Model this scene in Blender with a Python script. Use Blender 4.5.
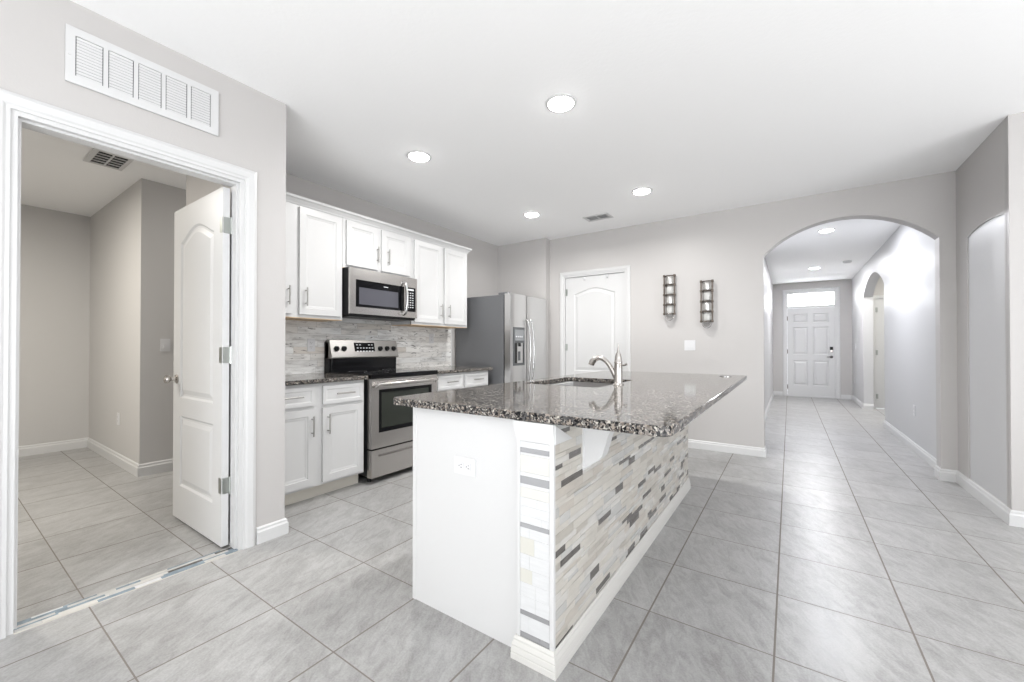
import bpy, bmesh, math, random
from mathutils import Vector, Matrix
random.seed(7)
PI = math.pi
for o in list(bpy.data.objects): bpy.data.objects.remove(o)
S = bpy.context.scene
C = S.collection

# ---------------------------------------------------------------- camera
cd = bpy.data.cameras.new('camera'); cam = bpy.data.objects.new('camera', cd); C.objects.link(cam)
cd.sensor_width = 36; cd.lens = 405.5 / 1024 * 36; cd.shift_y = 3.16 / 1024
cd.clip_start = .05; cd.clip_end = 100
cam.location = (0, 0, 1.15)
cam.rotation_euler = (PI / 2 + .007545, 0, .60014)
S.camera = cam
# ---------------------------------------------------------------- view, world
S.view_settings.view_transform = 'Standard'; S.view_settings.look = 'None'
S.view_settings.gamma = 1; S.view_settings.use_curve_mapping = False
S.view_settings.exposure = 0.33
w = bpy.data.worlds.new('world'); S.world = w; w.use_nodes = True
w.node_tree.nodes['Background'].inputs[0].default_value = (.93, .96, 1, 1)
w.node_tree.nodes['Background'].inputs[1].default_value = 2.2
# ---------------------------------------------------------------- large area lights (daylight at the windows, added fills, room lamps)
def area(name, loc, rot, sx, sy, power, col=(1, 1, 1), shape='RECTANGLE', parent=None, spread=PI):
    l = bpy.data.lights.new(name, 'AREA'); l.shape = shape; l.size = sx
    if shape == 'RECTANGLE': l.size_y = sy
    l.energy = power; l.color = col; l.spread = spread
    o = bpy.data.objects.new(name, l); C.objects.link(o)
    if parent: o.parent = parent; loc = Vector(loc) - parent.location
    o.location = loc; o.rotation_euler = rot
    return o
area('daylight_rear', (.9, -4.52, 1.35), (PI / 2, 0, 0), 4.2, 2.0, 8, (.97, .985, 1))          # sliding doors behind the camera, facing +Y
area('ceiling_fill_rear', (.9, -4.4, .55), (PI * .79, 0, 0), 4.2, .9, 145, (.97, .985, 1))       # unseen fill added to lift the ceiling, aimed up and forward
area('ceiling_fill_floor', (1.6, -1.9, .06), (PI, 0, 0), 5.6, 2.6, 112, (.965, .985, 1))            # added fill facing up from floor level behind the camera, brightens the ceiling
area('daylight_right', (5.0, .3, 1.45), (PI * .60, 0, PI / 2), 3.0, 1.6, 45, (.97, .985, 1))     # window on the right, facing -X
area('ceiling_fill_right', (3.7, 1.3, .06), (PI, 0, 0), 2.3, 2.6, 72, (.98, .99, 1))              # another added upward ceiling fill, out of view beside the right-hand window
area('daylight_transom', (.4, 11.68, 2.26), (PI / 2, 0, PI), .85, .3, 14, (.97, .98, 1))
area('laundry_lamp', (-4.6, -.35, 2.6), (0, 0, 0), .4, .4, 52, (1, .95, .86))
area('passage_fill', (-4.3, 2.3, 2.6), (0, 0, 0), .3, .3, 7, (1, .98, .95))  # unseen fill added to lighten the grey passage wall
area('entry_room_fill', (1.75, 9.0, 2.6), (0, 0, 0), .3, .3, 20, (1, .97, .88))  # unseen fill added to brighten the door behind the hall arch

# ================================================================ helpers
def new(): return bmesh.new()
def link(name, me, parent=None):
    o = bpy.data.objects.new(name, me); C.objects.link(o)
    if parent: o.parent = parent
    return o
def wloc(p):
    v = Vector((0, 0, 0))
    while p: v += p.location; p = p.parent
    return v
def obj(name, bm, mats, parent=None, smooth=False, origin=None):
    """world-space bmesh -> one mesh object"""
    bmesh.ops.recalc_face_normals(bm, faces=bm.faces[:])
    off = wloc(parent) if parent else Vector((0, 0, 0))
    if origin is not None: off = Vector(origin)
    if off.length: bmesh.ops.translate(bm, verts=bm.verts[:], vec=-off)
    me = bpy.data.meshes.new(name); bm.to_mesh(me); bm.free()
    for m in (mats if isinstance(mats, (list, tuple)) else [mats]): me.materials.append(m)
    if smooth:
        for p in me.polygons: p.use_smooth = True
        try: me.set_sharp_from_angle(angle=math.radians(38))
        except Exception: pass
    o = link(name, me, parent)
    if origin is not None: o.location = origin
    return o
def thing(name, label, cat, loc, group=None):
    o = bpy.data.objects.new(name, None); C.objects.link(o); o.location = loc
    o.empty_display_size = .1
    return tag(o, label, cat, group)
def tag(o, label, cat, group=None):
    o['label'] = label; o['category'] = cat
    if group: o['group'] = group
    return o
def struct(o): o['kind'] = 'structure'; return o
def box(bm, x0, x1, y0, y1, z0, z1, bev=0, mi=0, seg=2):
    if x0 > x1: x0, x1 = x1, x0
    if y0 > y1: y0, y1 = y1, y0
    r = bmesh.ops.create_cube(bm, size=1); vs = r['verts']
    for v in vs: v.co = Vector(((x0 + x1) / 2 + v.co.x * (x1 - x0), (y0 + y1) / 2 + v.co.y * (y1 - y0), (z0 + z1) / 2 + v.co.z * (z1 - z0)))
    fs = set(f for v in vs for f in v.link_faces)
    for f in fs: f.material_index = mi
    if bev:
        es = list(set(e for v in vs for e in v.link_edges))
        r = bmesh.ops.bevel(bm, geom=es, offset=bev, segments=seg, profile=.5, affect='EDGES')
        for f in r['faces']: f.material_index = mi
    return bm
def ring_loft(bm, loops, mi=0, closed=True, cap0=False, cap1=False):
    vv = [[bm.verts.new(p) for p in l] for l in loops]
    n = len(loops[0])
    for a, b in zip(vv, vv[1:]):
        for i in range(n if closed else n - 1):
            j = (i + 1) % n
            f = bm.faces.new((a[i], a[j], b[j], b[i])); f.material_index = mi
    if cap0: bm.faces.new(vv[0]).material_index = mi
    if cap1: bm.faces.new(vv[-1][::-1]).material_index = mi
    return bm
def lathe(bm, prof, c, axis=(0, 0, 1), seg=24, mi=0, cap=True):
    ax = Vector(axis).normalized(); q = Vector((0, 0, 1)).rotation_difference(ax); c = Vector(c)
    loops = [[c + q @ Vector((max(r, 1e-5) * math.cos(2 * PI * i / seg), max(r, 1e-5) * math.sin(2 * PI * i / seg), h)) for i in range(seg)] for r, h in prof]
    return ring_loft(bm, loops, mi, True, cap, cap)
def tube(bm, pts, rad, seg=10, mi=0, flat=1.0):
    pts = [Vector(p) for p in pts]; n = len(pts)
    if not isinstance(rad, (list, tuple)): rad = [rad] * n
    loops = []; prev = None
    for i, p in enumerate(pts):
        t = (pts[min(i + 1, n - 1)] - pts[max(i - 1, 0)]).normalized()
        if prev is None:
            up = Vector((0, 0, 1)) if abs(t.z) < .9 else Vector((0, 1, 0))
            a = t.cross(up).normalized()
        else: a = (prev - t * prev.dot(t)).normalized()
        prev = a; b = t.cross(a)
        loops.append([p + a * rad[i] * math.cos(2 * PI * k / seg) + b * rad[i] * flat * math.sin(2 * PI * k / seg) for k in range(seg)])
    return ring_loft(bm, loops, mi, True, True, True)
def bez(p0, p1, p2, p3, n=12):
    P = [Vector(p) for p in (p0, p1, p2, p3)]; o = []
    for i in range(n + 1):
        t = i / n; o.append(P[0] * (1 - t) ** 3 + 3 * P[1] * t * (1 - t) ** 2 + 3 * P[2] * t * t * (1 - t) + P[3] * t ** 3)
    return o
def ccw(l): return l if sum(l[i][0] * l[(i + 1) % len(l)][1] - l[(i + 1) % len(l)][0] * l[i][1] for i in range(len(l))) > 0 else l[::-1]
def inset(l, d):
    l = ccw(l); n = len(l); out = []
    for i in range(n):
        a, b, c = (Vector(l[i - 1]), Vector(l[i]), Vector(l[(i + 1) % n]))
        e1 = (b - a).normalized(); e2 = (c - b).normalized()
        n1 = Vector((-e1.y, e1.x)); n2 = Vector((-e2.y, e2.x)); m = n1 + n2
        m = m / max(m.length_squared / 2, .3)
        out.append((b.x + m.x * d, b.y + m.y * d))
    return out
def rect(x0, x1, z0, z1): return [(x0, z0), (x1, z0), (x1, z1), (x0, z1)]
def rrect(x0, x1, y0, y1, r, n=6):
    o = []
    for cx, cy, a in ((x1 - r, y0 + r, -PI / 2), (x1 - r, y1 - r, 0), (x0 + r, y1 - r, PI / 2), (x0 + r, y0 + r, PI)):
        for i in range(n + 1): o.append((cx + r * math.cos(a + PI / 2 * i / n), cy + r * math.sin(a + PI / 2 * i / n)))
    return o
def plate(bm, outer, holes, M, d0, d1, mi=0):
    """polygon with holes in (u,v), extruded from d0 to d1; M maps (u,d,v) to the world"""
    tops = []
    for d in (d0, d1):
        es = []; loops = []
        for l in [outer] + holes:
            vs = [bm.verts.new(M @ Vector((u, d, v))) for u, v in l]; loops.append(vs)
            for i in range(len(vs)): es.append(bm.edges.new((vs[i], vs[(i + 1) % len(vs)])))
        r = bmesh.ops.triangle_fill(bm, use_beauty=True, use_dissolve=False, edges=es)
        for g in r['geom']:
            if isinstance(g, bmesh.types.BMFace): g.material_index = mi
        tops.append(loops)
    for a, b in zip(*tops):
        for i in range(len(a)):
            j = (i + 1) % len(a); bm.faces.new((a[i], a[j], b[j], b[i])).material_index = mi
    return bm
def Mx(x0, y0=0, z0=0, s=1):   # surface facing +X (s=1) or -X: u runs along Y
    return Matrix(((0, s, 0, x0), (1, 0, 0, y0), (0, 0, 1, z0), (0, 0, 0, 1)))
def My(y0, x0=0, z0=0, s=-1):  # surface facing -Y (s=-1) or +Y: u runs along X
    return Matrix(((1, 0, 0, x0), (0, s, 0, y0), (0, 0, 1, z0), (0, 0, 0, 1)))
def Mz(z0=0):                  # horizontal: u=X, v=Y, d=Z
    return Matrix(((1, 0, 0, 0), (0, 0, 1, 0), (0, 1, 0, z0), (0, 0, 0, 1)))
def slab(bm, u0, u1, v0, v1, t, panels, rings, M, mi=0):
    """door leaf: front at d=0 with moulded panels, back at d=-t"""
    outer = rect(u0, u1, v0, v1); es = []; loops = []
    for l in [outer] + [ccw(p) for p in panels]:
        vs = [bm.verts.new(M @ Vector((u, 0, v))) for u, v in l]; loops.append(vs)
        for i in range(len(vs)): es.append(bm.edges.new((vs[i], vs[(i + 1) % len(vs)])))
    bmesh.ops.triangle_fill(bm, use_beauty=True, use_dissolve=False, edges=es)
    for vs, l in zip(loops[1:], panels):
        prev = vs
        for off, dep in rings:
            q = [bm.verts.new(M @ Vector((u, dep, v))) for u, v in inset(l, off)]
            for i in range(len(q)):
                j = (i + 1) % len(q); bm.faces.new((prev[i], prev[j], q[j], q[i]))
            prev = q
        bm.faces.new(prev)
    o = loops[0]; b = [bm.verts.new(M @ Vector((u, -t, v))) for u, v in outer]
    for i in range(4):
        j = (i + 1) % 4; bm.faces.new((o[i], o[j], b[j], b[i]))
    bm.faces.new(b)
    return bm
def archloop(u0, u1, v0, v1, rise, n=14):
    """rectangle whose top is a cathedral arch: v1 is the shoulder height"""
    pts = [(u0, v0), (u1, v0)]
    for i in range(n + 1):
        t = i / n; s = math.sin(PI * t); pts.append((u1 + (u0 - u1) * t, v1 + rise * (s * s * .4 + s * .6 if .0 < t < 1 else 0)))
    return pts
def segarc(u0, u1, v, rise, n=24):
    c = (u1 - u0) / 2; R = (c * c + rise * rise) / (2 * rise); m = (u0 + u1) / 2
    a = math.asin(c / R)
    return [(m + R * math.sin(a - 2 * a * i / n), v + rise - R + R * math.cos(a - 2 * a * i / n)) for i in range(n + 1)]

# ================================================================ materials
def mat(name, col=(.8, .8, .8), rough=.5, metal=0, **k):
    m = bpy.data.materials.new(name); m.use_nodes = True; n = m.node_tree.nodes; b = n['Principled BSDF']
    b.inputs['Base Color'].default_value = (*col, 1); b.inputs['Roughness'].default_value = rough; b.inputs['Metallic'].default_value = metal
    for a, v in k.items(): b.inputs[a.replace('_', ' ')].default_value = v
    return m
class N:
    def __init__(s, m): s.t = m.node_tree; s.b = s.t.nodes['Principled BSDF']
    def n(s, typ, **k):
        x = s.t.nodes.new(typ)
        for a, v in k.items(): setattr(x, a, v)
        return x
    def l(s, a, b): s.t.links.new(a, b)
    def math(s, op, a, b=None, c=None):
        x = s.n('ShaderNodeMath', operation=op)
        for i, v in enumerate((a, b, c)):
            if v is None: continue
            if hasattr(v, 'links'): s.l(v, x.inputs[i])
            else: x.inputs[i].default_value = v
        return x.outputs[0]
    def coord(s, scale=(1, 1, 1), loc=(0, 0, 0), rot=(0, 0, 0), src=None):
        if src is None: src = s.n('ShaderNodeTexCoord').outputs['Object']
        m = s.n('ShaderNodeMapping'); s.l(src, m.inputs[0])
        m.inputs[1].default_value = loc; m.inputs[2].default_value = rot; m.inputs[3].default_value = scale
        return m.outputs[0]
    def noise(s, vec, scale, detail=4, rough=.5, dist=0):
        x = s.n('ShaderNodeTexNoise'); s.l(vec, x.inputs['Vector']); x.inputs['Scale'].default_value = scale
        x.inputs['Detail'].default_value = detail; x.inputs['Roughness'].default_value = rough; x.inputs['Distortion'].default_value = dist
        return x.outputs['Fac']
    def ramp(s, fac, stops, interp='LINEAR'):
        x = s.n('ShaderNodeValToRGB'); s.l(fac, x.inputs[0]); r = x.color_ramp; r.interpolation = interp
        while len(r.elements) > 1: r.elements.remove(r.elements[-1])
        r.elements[0].position = stops[0][0]; r.elements[0].color = (*stops[0][1], 1)
        for p, c in stops[1:]: e = r.elements.new(p); e.color = (*c, 1)
        return x.outputs[0]
    def mix(s, fac, a, b, mode='MIX'):
        x = s.n('ShaderNodeMix', data_type='RGBA', blend_type=mode)
        for sock, v in ((x.inputs[0], fac), (x.inputs[6], a), (x.inputs[7], b)):
            if hasattr(v, 'links'): s.l(v, sock)
            elif isinstance(v, (int, float)): sock.default_value = v
            else: sock.default_value = (*v, 1)
        return x.outputs[2]
    def bump(s, h, strength=.2, dist=.01):
        x = s.n('ShaderNodeBump'); s.l(h, x.inputs['Height']); x.inputs['Strength'].default_value = strength; x.inputs['Distance'].default_value = dist
        s.l(x.outputs[0], s.b.inputs['Normal'])
    def color(s, c): s.l(c, s.b.inputs['Base Color'])

def painted(name, col, scale=120, st=.12, rough=.6):
    m = mat(name, col, rough); q = N(m); v = q.coord()
    q.bump(q.noise(v, scale, 3), st, .004); return m
M_wall = painted('wall_paint_greige', (.50, .484, .474), rough=.45)
M_wall_cool = painted('hall_paint_lit_arch', (.55, .55, .557), rough=.4)  # hall walls; on the lit arch its paleness is light put into the colour
M_laundry = painted('wall_paint_laundry', (.55, .54, .53))
M_ceil = painted('ceiling_paint', (.94, .94, .94), 45, .25, .8)
M_trim = mat('trim_white', (.62, .62, .62), .35)
M_cab = mat('cabinet_white', (.62, .62, .62), .35)
M_door = mat('door_white', (.62, .62, .62), .38)
M_ply = mat('plywood_edge', (.72, .54, .36), .6)
M_kick = mat('kick_cream', (.72, .69, .62), .5)
M_plate = mat('plastic_plate', (.67, .67, .68), .3)
M_black = mat('black_plastic', (.009, .009, .010), .4, Specular_IOR_Level=.25)
M_gblack = mat('black_glass', (.004, .004, .005), .06, 0, Specular_IOR_Level=.25)
M_dark = mat('dark_void', (.02, .02, .02), .9)
M_gap = mat('dark_gap', (.05, .05, .05), .8)
M_grey_metal = mat('grey_painted_steel', (.155, .158, .165), .45)
M_nickel = mat('satin_nickel', (.50, .475, .45), .26, 1)
M_pull = mat('brushed_pull_metal', (.40, .39, .375), .32, 1)
M_hand = mat('polished_handle_metal', (.55, .55, .55), .2, 1)
M_chrome = mat('chrome', (.8, .8, .8), .12, 1)
M_brass = mat('hinge_metal', (.40, .42, .40), .3, 1)
M_bronze = mat('mottled_bronze', (.12, .10, .085), .4, .7)
M_glass = mat('clear_glass', (1, 1, 1), .03, 0, Transmission_Weight=1.0, IOR=1.45)
M_white_mark = mat('white_print', (.75, .77, .8), .5)
M_mwglass = mat('oven_glass', (.085, .085, .10), .08, Specular_IOR_Level=.3)
M_ovenglass = mat('oven_window_glass', (.03, .034, .028), .06, Specular_IOR_Level=.35)

def steel(name, col, rough, sc=(1, 1, 200)):
    m = mat(name, col, rough, 1); q = N(m); v = q.coord(scale=sc)
    return m
M_steel = steel('stainless_steel', (.56, .54, .522), .25, (1, 2, 260))
M_steel_v = steel('stainless_fridge', (.66, .655, .65), .30, (260, 260, 1))
M_bowl = mat('sink_steel', (.40, .39, .385), .3, .95)

def emis(name, col, st):
    m = bpy.data.materials.new(name); m.use_nodes = True; n = m.node_tree.nodes; n.clear()
    e = n.new('ShaderNodeEmission'); e.inputs[0].default_value = (*col, 1); e.inputs[1].default_value = st
    o = n.new('ShaderNodeOutputMaterial'); m.node_tree.links.new(e.outputs[0], o.inputs[0]); return m
M_lamp = emis('lamp_lit', (1, .99, .97), 26)

# floor tiles: 0.4575 m grid with stone veining
TS = .4575
M_floor = mat('floor_tile', (.5, .5, .5), .32); q = N(M_floor)
tc = q.n('ShaderNodeTexCoord').outputs['Object']
sep = q.n('ShaderNodeSeparateXYZ'); q.l(tc, sep.inputs[0])
tx = q.math('DIVIDE', q.math('ADD', sep.outputs[0], .052 + 20 * TS), TS); ty = q.math('DIVIDE', q.math('ADD', sep.outputs[1], -.4315 + 20 * TS), TS)
def edge(t, wdt):   # 1 near the grout line
    f = q.math('FRACT', t); d = q.math('MINIMUM', f, q.math('SUBTRACT', 1.0, f)); return q.math('LESS_THAN', d, wdt / 2 / TS)
g = q.math('MAXIMUM', edge(tx, .0070), edge(ty, .0050))
cid = q.n('ShaderNodeCombineXYZ'); q.l(q.math('FLOOR', tx), cid.inputs[0]); q.l(q.math('FLOOR', ty), cid.inputs[1])
wn = q.n('ShaderNodeTexWhiteNoise'); q.l(cid.outputs[0], wn.inputs[0])
off = q.n('ShaderNodeVectorMath', operation='MULTIPLY_ADD'); q.l(wn.outputs[1], off.inputs[0]); off.inputs[1].default_value = (9, 9, 9); q.l(tc, off.inputs[2])
vr = q.coord(rot=(0, 0, -2.05), src=off.outputs[0])
n1 = q.noise(q.coord(scale=(1.0, 1.7, 1), src=vr), 2.8, 8, .62, 1.2)
n2 = q.noise(q.coord(scale=(1, 2.6, 1), src=vr), 9, 6, .68, 1.2)
n3 = q.noise(tc, 130, 2, .5)
c1 = q.ramp(n1, [(.34, (.30, .294, .286)), (.46, (.38, .374, .366)), (.54, (.44, .435, .428)), (.66, (.51, .506, .50))])
c2 = q.mix(.45, c1, q.ramp(n2, [(.38, (.27, .263, .255)), (.60, (.52, .517, .513))]))
c3 = q.mix(.18, c2, q.ramp(n3, [(.38, (.26, .26, .26)), (.62, (.54, .54, .54))]))
tv = q.math('MULTIPLY_ADD', wn.outputs[0], .07, .82)
hv = q.n('ShaderNodeHueSaturation'); q.l(c3, hv.inputs['Color']); q.l(tv, hv.inputs['Value'])
q.color(q.mix(g, hv.outputs[0], (.20, .18, .16)))
q.l(q.math('MULTIPLY_ADD', g, .5, q.math('MULTIPLY_ADD', n2, .16, .24)), q.b.inputs['Roughness'])
q.bump(q.math('SUBTRACT', q.math('MULTIPLY', n2, .25), g), .35, .002)

# granite
def granite(name):
    m = mat(name, (.3, .3, .3), .07, 0, IOR=1.5, Specular_IOR_Level=.28); q = N(m); v = q.coord()
    nz = q.n('ShaderNodeTexNoise'); q.l(v, nz.inputs['Vector']); nz.inputs['Scale'].default_value = 40
    dv = q.n('ShaderNodeVectorMath', operation='MULTIPLY_ADD'); q.l(nz.outputs['Color'], dv.inputs[0]); dv.inputs[1].default_value = (.012, .012, .012); q.l(v, dv.inputs[2])
    def vor(sc, stops):
        x = q.n('ShaderNodeTexVoronoi'); q.l(dv.outputs[0], x.inputs['Vector']); x.inputs['Scale'].default_value = sc
        s = q.n('ShaderNodeSeparateColor'); q.l(x.outputs['Color'], s.inputs[0])
        return q.ramp(s.outputs[0], stops, 'CONSTANT'), s.outputs[1]
    a, ra = vor(125, [(0, (.008, .008, .009)), (.28, (.045, .043, .043)), (.46, (.14, .118, .10)), (.60, (.27, .232, .20)), (.72, (.07, .068, .068)), (.86, (.44, .41, .365)), (.93, (.18, .165, .15))])
    b, rb = vor(280, [(0, (.012, .012, .012)), (.33, (.08, .075, .072)), (.60, (.24, .215, .195)), (.84, (.40, .38, .345))])
    q.color(q.mix(q.math('GREATER_THAN', ra, .62), a, b)); return m
M_granite = granite('granite_speckled')

# backsplash: whitewashed, streaked planks (runs along Y)
M_splash = mat('backsplash_stone', (.7, .7, .7), .45); q = N(M_splash)
tc = q.n('ShaderNodeTexCoord').outputs['Object']; sep = q.n('ShaderNodeSeparateXYZ'); q.l(tc, sep.inputs[0])
rz = q.math('DIVIDE', sep.outputs[2], .06); row = q.math('FLOOR', rz)
wr = q.n('ShaderNodeTexWhiteNoise', noise_dimensions='1D'); q.l(row, wr.inputs['W'])
uy = q.math('ADD', q.math('DIVIDE', sep.outputs[1], .42), q.math('MULTIPLY', wr.outputs[0], 7))
cid = q.n('ShaderNodeCombineXYZ'); q.l(row, cid.inputs[0]); q.l(q.math('FLOOR', uy), cid.inputs[1])
wn = q.n('ShaderNodeTexWhiteNoise'); q.l(cid.outputs[0], wn.inputs[0])
off = q.n('ShaderNodeVectorMath', operation='MULTIPLY_ADD'); q.l(wn.outputs[1], off.inputs[0]); off.inputs[1].default_value = (5, 5, 5); q.l(tc, off.inputs[2])
s1 = q.noise(q.coord(scale=(1, 2.2, 13), src=off.outputs[0]), 2.2, 6, .65, .6)
s2 = q.noise(q.coord(scale=(1, 5, 20), src=off.outputs[0]), 1.6, 5, .6, 1.6)
base = q.ramp(wn.outputs[0], [(0, (.80, .795, .78)), (.35, (.88, .88, .87)), (.6, (.76, .74, .71)), (.8, (.86, .85, .83)), (.93, (.70, .66, .61))])
c = q.mix(q.math('MULTIPLY', q.math('SUBTRACT', .53, s1), 3.2), base, (.34, .325, .31)); 
c = q.mix(q.ramp(s2, [(.33, (1, 1, 1)), (.38, (0, 0, 0))]), c, (.10, .09, .085))
fz = q.math('FRACT', rz); fy = q.math('FRACT', uy)
gl = q.math('MAXIMUM', q.math('LESS_THAN', fz, .035), q.math('LESS_THAN', fy, .005))
q.color(q.mix(q.math('MULTIPLY', gl, .6), c, (.3, .28, .26)))

# mosaic tile colours
def tilemat(name, col, rough, var=.07, streak=True):
    m = mat(name, col, rough); q = N(m)
    n = q.noise(q.coord(scale=(6, 6, 40)), 3, 4, .6)
    lo = tuple(x * (1 - var) for x in col); hi = tuple(min(1, x * (1 + var)) for x in col)
    q.color(q.ramp(n, [(.3, lo), (.7, hi)])); return m
T_cream = tilemat('tile_cream', (.53, .505, .46), .35)
T_beige = tilemat('tile_beige', (.48, .445, .40), .4)
T_ivory = tilemat('tile_ivory', (.57, .555, .525), .25)
T_taupe = tilemat('tile_taupe', (.43, .405, .365), .4)
T_grey = tilemat('tile_light_grey', (.49, .485, .47), .18)
T_dark = tilemat('tile_dark_glass', (.12, .112, .105), .1, .3)
T_white = tilemat('tile_white_glass', (.63, .635, .64), .08, .04)
T_mirror = mat('tile_mirror_glass', (.50, .505, .52), .15, .5)
T_grout = mat('grout_cream', (.55, .52, .47), .8)
T_blue = tilemat('tile_bluegrey', (.22, .27, .31), .15, .25)

# ================================================================ room shell
CH = 2.66
def sbox(name, *a, m=None):
    bm = new(); box(bm, *a); return struct(obj(name, bm, m or M_wall))
# floor, ceiling
bm = new(); box(bm, -7.0, 5.2, -4.7, 12.0, -.12, 0); struct(obj('floor', bm, M_floor))
bm = new(); box(bm, -7.0, 5.2, -4.7, 12.0, CH, CH + .12); struct(obj('ceiling', bm, M_ceil))
# left wall with the open doorway
WX = -2.578; OY0, OY1, OZ = .20, 1.045, 2.108
bm = new()
out = [(-4.6, 0), (OY0, 0), (OY0, OZ), (OY1, OZ), (OY1, 0), (1.28, 0), (1.28, CH), (-4.6, CH)]
plate(bm, out, [], Mx(WX), 0, -.12); struct(obj('wall_left', bm, M_wall))
KX = -3.59
sbox('wall_left_return', -3.82, WX - .12, 1.15, 1.28, 0, CH)
sbox('wall_kitchen', -3.82, KX, 1.28, 5.13, 0, CH)
sbox('wall_fridge_nook', KX, -2.771, 4.876, 5.13, 0, CH)
# back wall: pantry doorway and the arch
AX0, AX1 = -.222, 1.078
PX0, PX1, PZ = -2.560, -1.69, 2.12
bm = new()
out = [(-2.771, 0), (PX0, 0), (PX0, PZ), (PX1, PZ), (PX1, 0), (AX0, 0)] + segarc(AX0, AX1, 2.11, .292)[::-1] + [(AX1, 0), (1.18, 0), (1.18, CH), (-2.771, CH)]
plate(bm, out, [], My(5.0), 0, -.13); struct(obj('wall_back', bm, M_wall))
# right of the arch: short wall, its arch of light put in as a shallow paler recess, then the wall turning right
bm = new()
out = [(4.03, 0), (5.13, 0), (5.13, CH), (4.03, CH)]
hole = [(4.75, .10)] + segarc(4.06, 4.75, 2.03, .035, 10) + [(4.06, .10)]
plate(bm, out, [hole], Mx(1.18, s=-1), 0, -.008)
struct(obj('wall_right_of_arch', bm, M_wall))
sbox('wall_right_lit_arch', 1.188, 1.30, 4.04, 5.13, 0, CH, m=M_wall_cool)  # pale backing: the lit arch shape painted as colour, not a real niche
bm = new(); box(bm, 1.18, 5.2, 3.99, 4.035, 0, CH); struct(obj('wall_right_front', bm, M_wall))
# hall
bm = new()
a0, a1 = 7.93, 9.98
out = [(5.13, 0), (a0, 0)] + segarc(a0, a1, 2.08, .30)[::-1] + [(a1, 0), (11.6, 0), (11.6, CH), (5.13, CH)]
plate(bm, out, [], Mx(1.14, s=-1), 0, -.14); struct(obj('wall_hall_right', bm, M_wall_cool))
sbox('wall_hall_left', -.46, -.33, 5.13, 11.73, 0, CH, m=M_wall_cool)
bm = new(); FX0, FX1 = -.065, .868
plate(bm, [(-.33, 0), (FX0, 0), (FX0, 2.44), (FX1, 2.44), (FX1, 0), (1.28, 0), (1.28, CH), (-.33, CH)], [], My(11.6), 0, -.13)
struct(obj('wall_entry', bm, M_wall))
# side vestibule behind the hall arch
bm = new(); plate(bm, [(1.28, 0), (1.33, 0), (1.33, 2.06), (2.16, 2.06), (2.16, 0), (2.6, 0), (2.6, CH), (1.28, CH)], [], My(10.12), 0, -.1)
struct(obj('wall_side_room_end', bm, M_wall))
sbox('wall_side_room_right', 2.6, 2.7, 7.6, 10.22, 0, CH, m=M_wall_cool); sbox('wall_side_room_near', 1.28, 2.6, 7.6, 7.7, 0, CH, m=M_wall_cool)
# laundry room
sbox('wall_laundry_far', -6.8, -6.68, -1.5, 1.11, 0, CH, m=M_laundry)
sbox('wall_laundry_side', -6.8, -4.77, 1.11, 3.2, 0, CH, m=M_laundry)
sbox('wall_laundry_near', -6.8, WX - .12, -1.6, -1.5, 0, CH, m=M_laundry)
sbox('wall_laundry_passage', -4.77, -3.82, 3.1, 3.2, 0, CH, m=M_laundry)
# room behind the camera
bm = new(); plate(bm, [(WX - .12, 0), (-1.25, 0), (-1.25, 2.4), (3.05, 2.4), (3.05, 0), (5.2, 0), (5.2, CH), (WX - .12, CH)], [], My(-4.6, s=1), 0, -.1)
struct(obj('wall_rear', bm, M_wall))
bm = new(); plate(bm, rect(-4.6, 3.99, 0, CH), [rect(-1.25, 1.85, .6, 2.3)], Mx(5.1, s=-1), 0, -.1)
struct(obj('wall_far_right', bm, M_wall))

# baseboards
def baseboard(name, pts, h=.095, t=.016, mtl=None, parent=None, prof=None):
    """pts: floor polyline (x,y); the board's face lies to the right of the direction of travel"""
    bm = new(); P = [Vector(p) for p in pts]; n = len(P)
    prof = prof or [(0, 0), (t, 0), (t, h * .70), (t * .62, h * .80), (t * .62, h * .92), (t * .25, h), (0, h)]
    loops = []
    for i in range(n):
        d1 = (P[i] - P[i - 1]).normalized() if i else (P[1] - P[0]).normalized()
        d2 = (P[i + 1] - P[i]).normalized() if i < n - 1 else d1
        n1 = Vector((d1.y, -d1.x)); n2 = Vector((d2.y, -d2.x)); m = n1 + n2; m = m / (m.length_squared / 2)
        loops.append([(P[i].x + m.x * a, P[i].y + m.y * a, z) for a, z in prof])
    ring_loft(bm, loops, 0, True, True, True)
    o = obj(name, bm, mtl or M_trim, parent)
    return o if parent else struct(o)
baseboard('baseboard_left', [(WX, 1.118), (WX, 1.281), (WX - .2, 1.281)][::1])
baseboard('baseboard_back', [(PX1 + .056, 5.0), (AX0, 5.0), (AX0, 5.13)])
baseboard('baseboard_hall_left', [(-.33, 5.14), (-.33, 11.6), (-.135, 11.6)])
baseboard('baseboard_hall_right', [(.94, 11.6), (1.14, 11.6), (1.14, 9.98), (1.28, 9.98)])
baseboard('baseboard_hall_near', [(1.28, 7.93), (1.14, 7.93), (1.14, 5.14)])
baseboard('baseboard_right', [(AX1, 5.13), (AX1, 5.0), (1.18, 5.0), (1.18, 3.99), (2.9, 3.99)], h=.10)
baseboard('baseboard_laundry', [(-6.68, -1.4), (-6.68, 1.11), (-4.77, 1.11), (-4.77, 3.0)], h=.11)

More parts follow.
